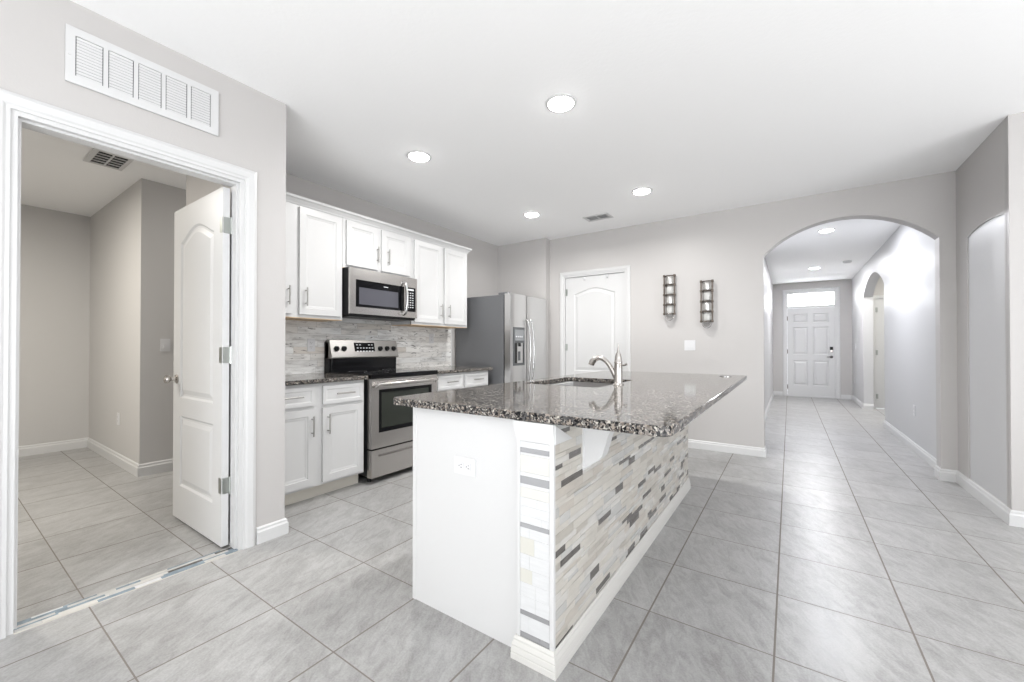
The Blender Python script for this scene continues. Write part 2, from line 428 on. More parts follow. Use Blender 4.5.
# casings and jambs
def casing(name, M, u0, u1, v1, wd=.075, t=.018, mtl=None):
    bm = new()
    prof = [(0, 0), (0, t * .6), (wd * .18, t * .62), (wd * .3, t * .85), (wd * .75, t), (wd * .9, t * .72), (wd, t * .5), (wd, 0)]
    loops = []
    for cu, cv, su, sv in ((u0, 0, -1, 0), (u0, v1, -1, 1), (u1, v1, 1, 1), (u1, 0, 1, 0)):
        loops.append([M @ Vector((cu + su * a, d, cv + sv * a)) for a, d in prof])
    ring_loft(bm, loops, 0, True, True, True)
    return struct(obj(name, bm, mtl or M_trim))
def jamb(name, M, u0, u1, v1, d0, d1, t=.02, stop=None):
    bm = new()
    plate(bm, [(u0 - .001, 0), (u0 + t, 0), (u0 + t, v1 - t), (u1 - t, v1 - t), (u1 - t, 0), (u1 + .001, 0), (u1 + .001, v1 + .001), (u0 - .001, v1 + .001)], [], M, d0, d1)
    if stop is not None:
        a, b = stop; k = t + .011
        plate(bm, [(u0 + t - .001, 0), (u0 + k, 0), (u0 + k, v1 - k), (u1 - k, v1 - k), (u1 - k, 0), (u1 - t + .001, 0), (u1 - t + .001, v1 - t + .001), (u0 + t - .001, v1 - t + .001)], [], M, a, b)
    return struct(obj(name, bm, M_trim))
casing('trim_1', Mx(WX), OY0, OY1, OZ, wd=.066)
jamb('trim_2', Mx(WX), OY0, OY1, OZ, .004, -.124, stop=(-.02, -.078))
casing('trim_3', My(5.0), PX0, PX1, PZ, wd=.056)
jamb('trim_4', My(5.0), PX0, PX1, PZ, .003, -.12)
casing('trim_5', My(11.6), FX0, FX1, 2.44, wd=.066)
jamb('trim_6', My(11.6), FX0, FX1, 2.44, .003, -.12)
casing('trim_7', My(10.12), 1.33, 2.16, 2.06, wd=.06)

# ================================================================ doors
RINGS = [(.012, -.009), (.024, -.009), (.052, -.002)]
def hinge(parent, M, u, v, h=.09, dw=.03, name='hinge'):
    bm = new(); g = .0015
    for s in (-1, 1):
        vs = rrect(min(s * .003, s * dw), max(s * .003, s * dw), -h / 2, h / 2, .006, 3)
        plate(bm, [(u + a, v + b) for a, b in vs], [], M, g, g + .002)
        for k in (-.3, 0, .3): 
            c = M @ Vector((u + s * dw * .6, g + .002, v + k * h)); lathe(bm, [(.0035, 0), (.003, .0008)], c, (M.to_3x3() @ Vector((0, 1, 0))), 8)
    c = M @ Vector((u, g + .003, v - h / 2)); lathe(bm, [(.0045, 0), (.0045, h)], c, (0, 0, 1), 10)
    return obj(name, bm, M_brass, parent)
# open laundry door: leaf stands at right angles to the left wall
d1 = bpy.data.objects.new('door_1', None); C.objects.link(d1); d1.location = (-2.70, .99, 0); struct(d1)
M1 = My(.972)
bm = new(); dl0, dl1, db, dt = -3.440, -2.662, .018, 2.066
slab(bm, dl0, dl1, db, dt, .035, [archloop(dl0 + .125, dl1 - .125, .82, 1.835, .085), rect(dl0 + .125, dl1 - .125, .24, .70)], RINGS, M1)
leaf = obj('door_leaf', bm, M_door, d1)
for z in (1.85, 1.105, .36):
    bm = new(); box(bm, -2.664, -2.658, .976, 1.004, z - .045, z + .045, .002)
    lathe(bm, [(.006, 0), (.006, .1)], (-2.655, 1.013, z - .05), (0, 0, 1), 12)
    vs = rrect(.976, 1.020, z - .045, z + .045, .008, 3)
    plate(bm, vs, [], Mx(-2.6585), 0, .002)
    plate(bm, [(u, v) for u, v in rrect(-2.697, -2.662, z - .045, z + .045, .008, 3)], [], M1, .0005, .0025)
    obj('hinge', bm, M_brass, d1)
def knob(parent, c, ax, mtl=M_nickel, name='knob'):
    bm = new(); lathe(bm, [(.031, 0), (.032, .004), (.026, .009), (.012, .012), (.011, .032), (.017, .037), (.026, .045), (.028, .055), (.024, .065), (.012, .071), (.002, .073)], c, ax, 24)
    return obj(name, bm, mtl, parent, True)
knob(d1, (dl0 + .068, .972, .94), (0, -1, 0)); knob(d1, (dl0 + .068, 1.007, .94), (0, 1, 0))
# pantry door
d2 = bpy.data.objects.new('door_2', None); C.objects.link(d2); d2.location = (-2.12, 5.03, 0); struct(d2)
M2 = My(5.02); bm = new(); p0, p1 = PX0 + .023, PX1 - .023
slab(bm, p0, p1, .012, PZ - .024, .035, [archloop(p0 + .125, p1 - .125, .83, 1.865, .075), rect(p0 + .125, p1 - .125, .24, .71)], RINGS, M2)
obj('door_leaf', bm, M_door, d2)
for z in (1.90, 1.15, .25): hinge(d2, M2, p0 - .002, z)
for x in (-2.27, -1.95):
    bm = new(); box(bm, x, x + .02, 5.008, 5.019, 2.052, 2.092, .002)
    box(bm, x, x + .02, 4.99, 5.01, 2.052, 2.058, .001); obj('hook', bm, M_plate, d2)
knob(d2, (p1 - .065, 5.02, .94), (0, -1, 0))
# front door: six panels, transom over it, keypad lock
d3 = bpy.data.objects.new('door_3', None); C.objects.link(d3); d3.location = (.4, 11.64, 0); struct(d3)
M3 = My(11.63); bm = new(); f0, f1 = FX0 + .022, FX1 - .022; wid = f1 - f0
pn = []
for a, b in ((.125, .445), (.555, .875)):
    for z0, z1 in ((.26, .84), (.98, 1.62), (1.72, 1.93)): pn.append(rect(f0 + wid * a, f0 + wid * b, z0, z1))
slab(bm, f0, f1, .03, 2.06, .04, pn, [(.012, -.012), (.028, -.012), (.055, -.002)], M3)
obj('door_leaf', bm, M_door, d3)
bm = new(); box(bm, f1 - .093, f1 - .037, 11.595, 11.63, 1.09, 1.16, .006, 0); box(bm, f1 - .093, f1 - .037, 11.598, 11.63, 1.03, 1.09, .006, 1)
lathe(bm, [(.014, 0), (.014, .006)], (f1 - .065, 11.597, 1.06), (0, -1, 0), 16, 1)
obj('keypad_lock', bm, [M_black, M_nickel], d3)
bm = new(); lathe(bm, [(.031, 0), (.031, .008), (.012, .012), (.012, .03)], (f1 - .065, 11.63, .93), (0, -1, 0), 18)
tube(bm, [(f1 - .06, 11.60, .93), (f1 - .10, 11.598, .932), (f1 - .15, 11.602, .928)], [.011, .010, .007]); obj('lever_handle', bm, mat('dark_nickel', (.12, .115, .11), .35, .8), d3, True)
for z in (1.83, 1.05, .22):
    bm = new(); box(bm, f0 - .004, f0 + .012, 11.612, 11.63, z - .05, z + .05, .002); obj('hinge', bm, M_bronze, d3)
bm = new(); box(bm, f0 - .02, f1 + .02, 11.58, 11.72, 0, .028, .004); obj('threshold', bm, M_trim, d3)
# transom window
w1 = bpy.data.objects.new('window_1', None); C.objects.link(w1); w1.location = (.4, 11.65, 2.09); struct(w1)
bm = new(); plate(bm, rect(FX0 + .018, FX1 - .018, 2.065, 2.425), [rect(FX0 + .03, FX1 - .03, 2.115, 2.40)], My(11.615), 0, -.06)
obj('window_frame', bm, M_trim, w1)
bm = new(); box(bm, FX0 + .028, FX1 - .028, 11.635, 11.64, 2.11, 2.405); obj('window_pane', bm, M_glass, w1)
# door behind the hall arch
d4 = bpy.data.objects.new('door_4', None); C.objects.link(d4); d4.location = (1.78, 10.14, 0); struct(d4)
bm = new(); M4 = My(10.135)
slab(bm, 1.333, 2.157, .012, 2.056, .035, [archloop(1.48, 2.04, .83, 1.80, .105), rect(1.48, 2.04, .24, .71)], RINGS, M4)
obj('door_leaf', bm, M_door, d4)
for z in (1.85, 1.05, .23): hinge(d4, M4, 1.336, z)
# windows behind the camera
def bigwin(n, M, u0, u1, v0, v1, cols):
    o = bpy.data.objects.new('window_%d' % n, None); C.objects.link(o); o.location = M @ Vector(((u0 + u1) / 2, 0, v0)); struct(o)
    ww = (u1 - u0 - .1) / cols; holes = [rect(u0 + .05 + i * ww + .03, u0 + .05 + (i + 1) * ww - .03, v0 + .08, v1 - .08) for i in range(cols)]
    bm = new(); plate(bm, rect(u0 + .002, u1 - .002, v0 + .002, v1 - .002), holes, M, -.02, -.08); obj('window_frame', bm, M_trim, o)
bigwin(2, My(-4.6, s=1), -1.25, 3.05, 0, 2.4, 3); bigwin(3, Mx(5.1, s=-1), -1.25, 1.85, .6, 2.3, 3)

# mosaic tiles ------------------------------------------------------------
def mosaic(bm, M, u0, u1, v0, v1, rows, lens, weights, gap=.0008, th=.004, cuts=()):
    v = v0
    while v < v1 - .004:
        h = min(random.choice(rows), v1 - v)
        if v1 - v - h < .006: h = v1 - v
        u = u0 - random.random() * lens[0]
        while u < u1:
            L = random.uniform(*lens); a, b = max(u, u0), min(u + L, u1)
            if b - a > .004:
                mi = random.choices(range(len(weights)), weights)[0]
                t = th + random.random() * .0012
                p = [M @ Vector((x, d, z)) for d in (0, t) for x, z in ((a + gap / 2, v + gap / 2), (b - gap / 2, v + gap / 2), (b - gap / 2, v + h - gap / 2), (a + gap / 2, v + h - gap / 2))]
                vs = [bm.verts.new(x) for x in p]
                for q4 in ((4, 5, 6, 7), (0, 1, 5, 4), (1, 2, 6, 5), (2, 3, 7, 6), (3, 0, 4, 7)): bm.faces.new([vs[i] for i in q4]).material_index = mi
            u += L
        v += h
# threshold strip in the doorway
bm = new(); box(bm, -2.655, -2.565, OY0 + .02, OY1 - .02, 0, .004, 0, 5)
bm2 = Matrix(((0, 0, 1, -2.653), (1, 0, 0, 0), (0, 1, 0, .004), (0, 0, 0, 1)))
mosaic(bm, bm2, OY0 + .022, OY1 - .022, 0, .086, [.012, .012, .020], (.08, .2), [5, 4, 1.5, 4, 1, 0], th=.002)
tag(obj('threshold_strip', bm, [T_blue, T_grey, T_white, T_dark, T_ivory, T_grout], origin=(-2.61, .6, 0)), 'glass mosaic strip in blue grey and white laid across the floor of the open doorway', 'threshold')

# ================================================================ kitchen cabinets
DOORR = [(.003, -.0045), (.014, -.0055), (.022, -.008)]
def pull(parent, M, u, v, L=.15, vertical=True, d=.0):
    bm = new(); so = .032
    def P(a, dd): return M @ (Vector((u, d + dd, v + a)) if vertical else Vector((u + a, d + dd, v)))
    tube(bm, [P(-L / 2, so), P(L / 2, so)], .0058, 10)
    for s in (-1, 1): tube(bm, [P(s * L * .34, .0), P(s * L * .34, so)], .0045, 8)
    return obj('handle', bm, M_pull, parent, True)
def cabinet_front(parent, M, u0, u1, v0, v1, kind='door', hpos=None):
    bm = new(); fr = .052 if kind == 'door' else .022
    rings = DOORR if kind == 'door' else [(.004, .0), (.012, -.004), (.014, -.004)]
    slab(bm, u0, u1, v0, v1, .019, [rect(u0 + fr, u1 - fr, v0 + fr, v1 - fr)], rings, M)
    o = obj(kind, bm, M_cab, parent)
    if hpos: pull(o, M, *hpos)
    return o
def base_cabinet(label, y0, y1, fronts, side=1):
    """kitchen run facing +X"""
    t = thing('base_cabinet', label, 'cabinet', (-3.25, (y0 + y1) / 2, 0), 'lower cabinets along the kitchen wall')
    FXb = -2.945
    bm = new(); box(bm, KX + .005, FXb, y0, y1, .105, .878)
    obj('body', bm, M_cab, t)
    bm = new(); box(bm, KX + .005, -3.02, y0, y1 - .0, 0, .105); obj('kickboard', bm, M_kick, t)
    M = Mx(FXb + .020)
    for a, b, hs in fronts:
        cabinet_front(t, M, a, b, .125, .69, 'door', (hs, .565, .15, True))
        cabinet_front(t, M, a, b, .715, .855, 'drawer', ((a + b) / 2, .79, .155, False))
    return t
base_cabinet('white two-door base cabinet with drawers, left of the stove', 1.283, 2.105, [(1.31, 1.672, 1.645), (1.735, 2.085, 1.772)])
base_cabinet('white base cabinet with two small drawers between stove and refrigerator', 2.925, 3.80, [(2.955, 3.335, 3.30), (3.375, 3.775, 3.41)])
def counter(y0, y1, label):
    bm = new(); plate(bm, rect(KX, -2.905, y0, y1), [], Mz(), .880, .912)
    bmesh.ops.bevel(bm, geom=[e for e in bm.edges if all(abs(v.co.x + 2.905) < 1e-4 for v in e.verts) and abs(e.verts[0].co.z - e.verts[1].co.z) < 1e-4], offset=.006, segments=3, profile=.5, affect='EDGES')
    tag(obj('countertop', bm, M_granite, origin=(-3.25, (y0 + y1) / 2, .88)), label, 'countertop', 'granite counters along the kitchen wall')
counter(1.283, 2.118, 'speckled dark granite counter on the base cabinet left of the stove')
counter(2.905, 3.835, 'speckled dark granite counter between the stove and the refrigerator')

def wall_cabinet(label, y0, y1, z0, fronts, hz, hside):
    t = thing('wall_cabinet', label, 'cabinet', (-3.42, (y0 + y1) / 2, z0), 'upper cabinets along the kitchen wall')
    bm = new(); box(bm, KX, -3.27, y0, y1, z0 + .018, 2.315); box(bm, -3.29, -3.268, y0, y1, z0, z0 + .03); box(bm, KX, -3.27, y1 - .018, y1, z0, z0 + .02); box(bm, KX, -3.27, y0, y0 + .018, z0, z0 + .02)
    obj('body', bm, M_cab, t)
    bm = new(); box(bm, KX + .002, -3.269, y0 + .001, y1 - .001, z0 - .006, z0 + .0); obj('underside_panel', bm, M_ply, t)
    M = Mx(-3.25)
    for (a, b), hu in zip(fronts, hside): cabinet_front(t, M, a, b, z0 + .025, 2.285, 'door', (hu, hz, .15, True))
    return t
wall_cabinet('tall white upper cabinet left of the microwave', 1.283, 2.112, 1.392, [(1.31, 1.665), (1.725, 2.095)], 1.56, (1.633, 1.772))
wall_cabinet('short white upper cabinet directly above the microwave', 2.114, 2.905, 1.862, [(2.145, 2.478), (2.522, 2.875)], 2.03, (2.463, 2.59))
wall_cabinet('tall white upper cabinet right of the microwave, nearest the refrigerator', 2.907, 3.795, 1.392, [(2.94, 3.343), (3.39, 3.775)], 1.56, (3.322, 3.45))
# crown moulding across the three
bm = new(); prof = [(0, 0), (.006, 0), (.010, .012), (.03, .035), (.042, .042), (.046, .06), (0, .06)]
loops = [[(-3.27 + a, 1.283, 2.300 + z) for a, z in prof], [(-3.27 + a, 3.797 + a, 2.300 + z) for a, z in prof], [(KX, 3.797 + a, 2.300 + z) for a, z in prof]]
ring_loft(bm, loops, 0, True, True, True)
tag(obj('crown_moulding', bm, M_cab, origin=(-3.27, 2.5, 2.3)), 'white crown moulding running along the top of the upper cabinets', 'moulding')
# backsplash
bm = new(); box(bm, KX + .002, KX + .010, 1.283, 3.845, .912, 1.392); box(bm, KX + .002, KX + .010, 2.12, 2.9, 1.392, 1.45); box(bm, KX + .002, KX + .012, 3.845, 3.862, .912, 1.40, 0, 1)
tag(obj('backsplash', bm, [M_splash, M_trim], origin=(KX, 2.5, .912)), 'whitewashed streaky stone tile backsplash between counter and upper cabinets', 'backsplash')

# ================================================================ wall plates
def plate_obj(name, label, M, u, v, kind, group=None, horiz=False, w_=.072, h_=.117, parent=None):
    if horiz: w_, h_ = h_, w_
    base = M @ Vector((u, 0, v))
    t = thing(name, label, {'light_switch': 'switch'}.get(name, 'outlet'), base, group)
    bm = new(); plate(bm, [(u + a, v + b) for a, b in rrect(-w_ / 2, w_ / 2, -h_ / 2, h_ / 2, .005, 3)], [], M, 0, .005); obj('cover_plate', bm, M_plate, t)
    ax = M.to_3x3() @ Vector((0, 1, 0))
    if kind == 'outlet':
        for s in (-1, 1):
            cu, cv = (u + s * .02, v) if horiz else (u, v + s * .02)
            bm = new(); plate(bm, [(cu + a, cv + b) for a, b in (rrect(-.0145, .0145, -.0165, .0165, .008, 4))], [], M, .005, .007)
            for a, b, ww, hh in ((-.006, .003, .0022, .008), (.006, .003, .0022, .0065), (0, -.008, .004, .004)):
                if horiz: a, b, ww, hh = b, a, hh, ww
                plate(bm, rect(cu + a - ww / 2, cu + a + ww / 2, cv + b - hh / 2, cv + b + hh / 2), [], M, .007, .0073, 1)
            obj('socket', bm, [M_plate, M_black], t)
    elif kind == 'rocker':
        k = 2 if w_ > .1 and not horiz else 1
        for i in range(k):
            cu = u + (i - (k - 1) / 2) * .046
            bm = new(); plate(bm, rect(cu - .0165, cu + .0165, v - .033, v + .033), [], M, .005, .0065); plate(bm, rect(cu - .015, cu + .015, v - .031, v + .0), [], M, .0065, .010); obj('rocker', bm, M_plate, t)
    return t
plate_obj('wall_outlet', 'white outlet plate on the backsplash left of the stove', Mx(KX + .010), 2.005, 1.17, 'outlet')
plate_obj('wall_outlet', 'white outlet plate on the backsplash right of the stove', Mx(KX + .010), 3.50, 1.255, 'outlet')
plate_obj('light_switch', 'white double rocker switch on the wall below the two sconces', My(5.0), -.944, 1.172, 'rocker', w_=.118)
plate_obj('light_switch', 'white rocker switch on the grey wall inside the laundry doorway', Mx(-4.77), 1.285, 1.17, 'rocker')
plate_obj('wall_outlet', 'small white outlet low on the laundry side wall above the baseboard', My(1.11), -5.45, .445, 'outlet')
plate_obj('wall_outlet', 'small white outlet low on the right hallway wall', Mx(1.14, s=-1), 6.23, .45, 'outlet')
plate_obj('light_switch', 'white rocker switch on the hallway wall beside the front door', Mx(1.14, s=-1), 11.05, 1.17, 'rocker')
plate_obj('wall_outlet', 'white outlet low in the hallway corner right of the front door', Mx(1.14, s=-1), 11.2, .45, 'outlet')

# ================================================================ stove
t = thing('stove', 'stainless steel electric stove with black glass cooktop and rear controls', 'stove', (-3.2, 2.51, 0))
RY0, RY1, RX = 2.128, 2.892, -2.875
bm = new(); box(bm, -3.57, -2.935, RY0, RY1, .06, .885, .003); obj('body', bm, M_black, t)
for x in (-3.5, -2.97):
    for y in (RY0 + .05, RY1 - .05): bm = new(); lathe(bm, [(.018, 0), (.018, .06)], (x, y, 0), (0, 0, 1), 12); obj('foot', bm, M_black, t)
bm = new(); box(bm, -3.56, RX + .012, RY0, RY1, .885, .925, .007); obj('cooktop', bm, M_gblack, t)
Mr = Mx(RX)
bm = new(); ow = rect(RY0 + .075, RY1 - .075, .425, .79)
plate(bm, rect(RY0 + .003, RY1 - .003, .295, .882), [ow], Mr, 0, -.058)
bmesh.ops.recalc_face_normals(bm, faces=bm.faces[:])
od = obj('oven_door', bm, M_steel, t)
bm = new(); plate(bm, ow, [rect(RY0 + .105, RY1 - .105, .46, .765)], Mr, -.004, -.02, 0); plate(bm, rect(RY0 + .103, RY1 - .103, .458, .767), [], Mr, -.010, -.02, 1)
obj('oven_window', bm, [M_gblack, M_ovenglass], od)
bm = new(); hz = .838
tube(bm, [Vector((RX + .012, RY0 + .035, hz - .02)), Vector((RX + .042, RY0 + .045, hz)), Vector((RX + .048, RY0 + .09, hz)), Vector((RX + .050, 2.51, hz)), Vector((RX + .048, RY1 - .09, hz)), Vector((RX + .042, RY1 - .045, hz)), Vector((RX + .012, RY1 - .035, hz - .02))], .015, 14)
for y in (RY0 + .045, RY1 - .045): tube(bm, [(RX, y, hz - .005), (RX + .042, y, hz)], .014, 10)
obj('door_handle', bm, M_steel, od, True)
bm = new(); dr = [(RY0 + .003, .052), (RY1 - .003, .052), (RY1 - .003, .283), (RY0 + .003, .283)]
slot = rrect(RY0 + .07, RY1 - .07, .222, .250, .012, 4)
plate(bm, dr, [slot], Mr, 0, -.058); plate(bm, slot, [], Mr, -.03, -.05)
obj('storage_drawer', bm, M_steel, t)
bm = new(); box(bm, -3.573, -3.50, RY0, RY1, .885, 1.20, .004); box(bm, -3.52, -3.47, RY0 + .012, RY1 - .012, .92, 1.06, .004, 1)
bg = obj('backguard', bm, [M_black, M_gblack], t)
# control panel, tilted back
def PB(y, s, d=0):   # s 0..1 bottom to top of the tilted face
    return Vector((-3.452 - .038 * s + d * .976, y, 1.045 + .172 * s + d * .217))
bm = new()
L = []
for y in (RY0, RY1): L.append([PB(y, 0), PB(y, .06, .006), PB(y, 1), Vector((-3.52, y, 1.222)), Vector((-3.555, y, 1.21)), Vector((-3.555, y, 1.05))])
ring_loft(bm, L, 0, True, True, True)
cp = obj('control_panel', bm, mat('control_panel_steel', (.33, .32, .31), .3, 1), t)
ax = Vector((.976, 0, .217))
for y in (2.185, 2.262, 2.67, 2.755, 2.84):
    bm = new(); c = PB(y, .52, .001); lathe(bm, [(.026, 0), (.026, .006), (.020, .008), (.018, .026), (.014, .029), (.001, .029)], c, ax, 20)
    p = c + ax * .028; box(bm, p.x - .006, p.x + .006, p.y - .003, p.y + .003, p.z - .018, p.z + .018, .001)
    obj('control_knob', bm, M_black, cp, True)
bm = new(); vs = [PB(2.375, .26, .001), PB(2.605, .26, .001), PB(2.605, .86, .001), PB(2.375, .86, .001)]
ring_loft(bm, [vs, [v + ax * .003 for v in vs]], 0, True, True, True)
for r_ in (.38, .56, .74):
    for k in range(6):
        y = 2.397 + k * .034 + (.004 if r_ == .56 else 0)
        if r_ == .74 and k in (2, 3): continue
        a = [PB(y, r_ - .025, .0042), PB(y + .018, r_ - .025, .0042), PB(y + .018, r_ + .03, .0042), PB(y, r_ + .03, .0042)]
        bm.faces.new([bm.verts.new(v) for v in a]).material_index = 1
obj('display_panel', bm, [M_gblack, M_white_mark], cp)
bm = new()
for (x, y, r) in ((-3.05, 2.31, .105), (-3.05, 2.71, .09), (-3.32, 2.31, .08), (-3.32, 2.71, .10), (-3.2, 2.51, .05)):
    lathe(bm, [(r, 0), (r, .0004), (r - .004, .0004), (r - .004, 0)], (x, y, .9251), (0, 0, 1), 40, 0, False)
obj('burner_ring', bm, mat('burner_print', (.12, .12, .125), .3), t)
# ================================================================ microwave
t = thing('microwave', 'stainless over-the-range microwave mounted under the short upper cabinet', 'microwave', (-3.4, 2.51, 1.43))
MY0, MY1, MZ0, MZ1 = 2.122, 2.892, 1.435, 1.858
bm = new(); box(bm, KX + .012, -3.19, MY0, MY1, MZ0, MZ1, .003); obj('body', bm, M_black, t)
Mm = Mx(-3.165); md = [rect(MY0 + .056, 2.725, MZ0 + .075, MZ1 - .105)]
bm = new(); plate(bm, rect(MY0, MY1, MZ0 + .012, MZ1 - .006), [md[0], rect(2.752, MY1 - .02, MZ0 + .075, MZ1 - .105)], Mm, 0, -.024); obj('door', bm, M_steel, t)
bm = new(); plate(bm, md[0], [rect(MY0 + .092, 2.655, MZ0 + .10, MZ1 - .17)], Mm, -.003, -.02); plate(bm, rect(MY0 + .09, 2.657, MZ0 + .098, MZ1 - .168), [], Mm, -.006, -.02, 1)
plate(bm, rect(2.48, 2.53, MZ1 - .140, MZ1 - .134), [], Mm, -.003, -.0025, 2)
obj('window', bm, [M_gblack, M_mwglass, M_white_mark], t)
bm = new(); plate(bm, rect(2.752, MY1 - .02, MZ0 + .075, MZ1 - .105), [], Mm, -.003, -.02)
plate(bm, rect(2.77, 2.85, MZ1 - .135, MZ1 - .12), [], Mm, -.003, -.0025, 1)
for i in range(7):
    for j in range(3): plate(bm, rect(2.772 + j * .029, 2.788 + j * .029, MZ1 - .165 - i * .024, MZ1 - .157 - i * .024), [], Mm, -.003, -.0025, 1)
obj('keypad', bm, [M_gblack, M_white_mark], t)
bm = new(); pts = [Vector((-3.165, 2.715, MZ1 - .06)), Vector((-3.135, 2.716, MZ1 - .075))] + bez((-3.128, 2.717, MZ1 - .1), (-3.108, 2.718, MZ1 - .18), (-3.108, 2.718, MZ0 + .14), (-3.128, 2.717, MZ0 + .08), 10) + [Vector((-3.135, 2.716, MZ0 + .055)), Vector((-3.165, 2.715, MZ0 + .04))]
tube(bm, pts, .014, 12); obj('door_handle', bm, M_hand, t, True)
bm = new(); box(bm, -3.45, -3.18, MY0 + .02, MY1 - .02, MZ0 - .012, MZ0 + .004, .003); obj('vent_grille', bm, M_black, t)
bm = new(); lathe(bm, [(.012, 0), (.012, .002)], (-3.165, 2.66, MZ0 + .045), (1, 0, 0), 16); obj('button', bm, M_nickel, t)
# ================================================================ fridge
t = thing('refrigerator', 'side-by-side stainless refrigerator with grey side and water dispenser', 'refrigerator', (-3.15, 4.38, 0))
RF0, RF1, RZ = 3.925, 4.835, 1.79
bm = new(); box(bm, -3.57, -2.812, RF0, RF1 - .006, .03, RZ - .01, .006); obj('cabinet_body', bm, M_grey_metal, t)
bm = new(); box(bm, -3.5, -2.80, RF0 + .02, RF1 - .02, 0, .10, .004); obj('base_grille', bm, M_black, t)
for y in (RF0 + .04, RF1 - .04): bm = new(); box(bm, -2.89, -2.75, y - .035, y + .035, RZ - .01, RZ + .018, .006); obj('hinge_cover', bm, M_grey_metal, t)
def fdoor(y0, y1, hole=None):
    bm = new(); n = 10
    prof = []
    for i in range(n + 1):
        u = i / n; y = y0 + (y1 - y0) * u; e = min(u, 1 - u) * (y1 - y0)
        bul = .012 * math.sin(PI * u) + (.0 if e > .02 else -.012 * (1 - e / .02) ** 2)
        prof.append((y, -2.702 + bul))
    pts = [(-2.795, y0)] + [(x, y) for y, x in prof] + [(-2.795, y1)]
    ring_loft(bm, [[(x, y, z) for x, y in pts] for z in (.115, RZ)], 0, True, True, True)
    return obj('door', bm, M_steel_v, t, True)
dL = fdoor(RF0 + .003, 4.283); dR = fdoor(4.293, RF1)
bm = new(); box(bm, -2.817, -2.793, RF0 + .01, RF1 - .01, .11, RZ - .015); obj('door_gasket', bm, M_black, t)
# dispenser
Md = Mx(-2.692); d0, d1_, e0, e1 = 3.965, 4.205, .93, 1.39
bm = new(); plate(bm, rect(d0, d1_, e0, e1), [rect(d0 + .022, d1_ - .022, e0 + .03, 1.20)], Md, .003, -.012); plate(bm, rect(d0 + .022, d1_ - .022, 1.23, e1 - .03), [], Md, .003, .006, 1)
plate(bm, rect(d0 + .015, d1_ - .015, e0 + .02, 1.21), [], Md, .0002, -.012, 2)
for i in range(4): plate(bm, rect(d0 + .045 + i * .04, d0 + .065 + i * .04, 1.27, 1.285), [], Md, .006, .0065, 3)
tube(bm, [(-2.690, 4.085, 1.20), (-2.684, 4.085, 1.16)], .02, 10, 2); plate(bm, rect(4.06, 4.11, .99, 1.10), [], Md, .0005, .004, 0)
obj('water_dispenser', bm, [mat('dispenser_grey', (.09, .095, .10), .3), mat('dispenser_panel', (.26, .27, .28), .25), M_dark, M_white_mark], dL)
for y, s, p in ((4.250, -1, dL), (4.326, 1, dR)):
    bm = new(); pts = [Vector((-2.692, y, 1.49)), Vector((-2.668, y, 1.478))] + bez((-2.658, y, 1.44), (-2.620, y + s * .006, 1.25), (-2.620, y + s * .006, .95), (-2.658, y, .74), 12) + [Vector((-2.668, y, .705)), Vector((-2.692, y, .69))]
    tube(bm, pts, .0125, 12); obj('door_handle', bm, M_hand, p, True)

# ================================================================ island
M_isb = mat('island_baseboard_paint', (.60, .59, .565), .4)
IY0, IY1, IX0, IXm, IX1 = 1.292, 3.56, -1.428, -.80, -.692
PF = 1.262   # face of the tiled post
t = thing('kitchen_island', 'white kitchen island with mosaic tiled bar side and granite overhang', 'island', (-1.05, 2.4, 0))
bm = new()
plate(bm, rect(IX0, IXm, IY0, IY1), [rect(IX0 + .02, IXm - .02, 2.16, 2.98)], Mz(), .10, .878)
box(bm, IX0 + .07, IXm, IY0, IY1, 0, .10)
box(bm, IX0 - .0, -.845, IY0 - .0045, IY0, 0, .862); box(bm, IX0 - .001, -.848, IY0 - .008, IY0, .862, .878); box(bm, IX0 - .004, IX0 + .016, IY0 - .007, IY0, 0, .878)
obj('cabinet_body', bm, M_cab, t)
Mi = Mx(IX0 - .018, s=-1)
for a, b in ((1.33, 1.72), (1.75, 2.14), (2.17, 2.56), (2.58, 2.97)): cabinet_front(t, Mi, a, b, .125, .70, 'door', (b - .03 if a < 1.5 or 2.1 < a < 2.5 else a + .03, .60, .15, True))
for a, b in ((1.33, 1.72), (1.75, 2.14)): cabinet_front(t, Mi, a, b, .72, .86, 'drawer', ((a + b) / 2, .79, .15, False))
# knee wall
bm = new(); box(bm, IXm, IX1, PF + .005, IY1, 0, .878); box(bm, -.838, IXm + .01, PF + .005, IY0 + .06, 0, .878); obj('knee_wall', bm, T_grout, t)
# white corner strips round the tiled post
bm = new(); box(bm, -.842, -.828, PF - .002, IY0, .0, .878, .002); box(bm, -.703, IX1 + .006, PF - .002, PF + .014, .0, .878, .002); box(bm, -.83, -.70, PF + .003, PF + .006, 0, .878)
obj('corner_trim', bm, M_trim, t)
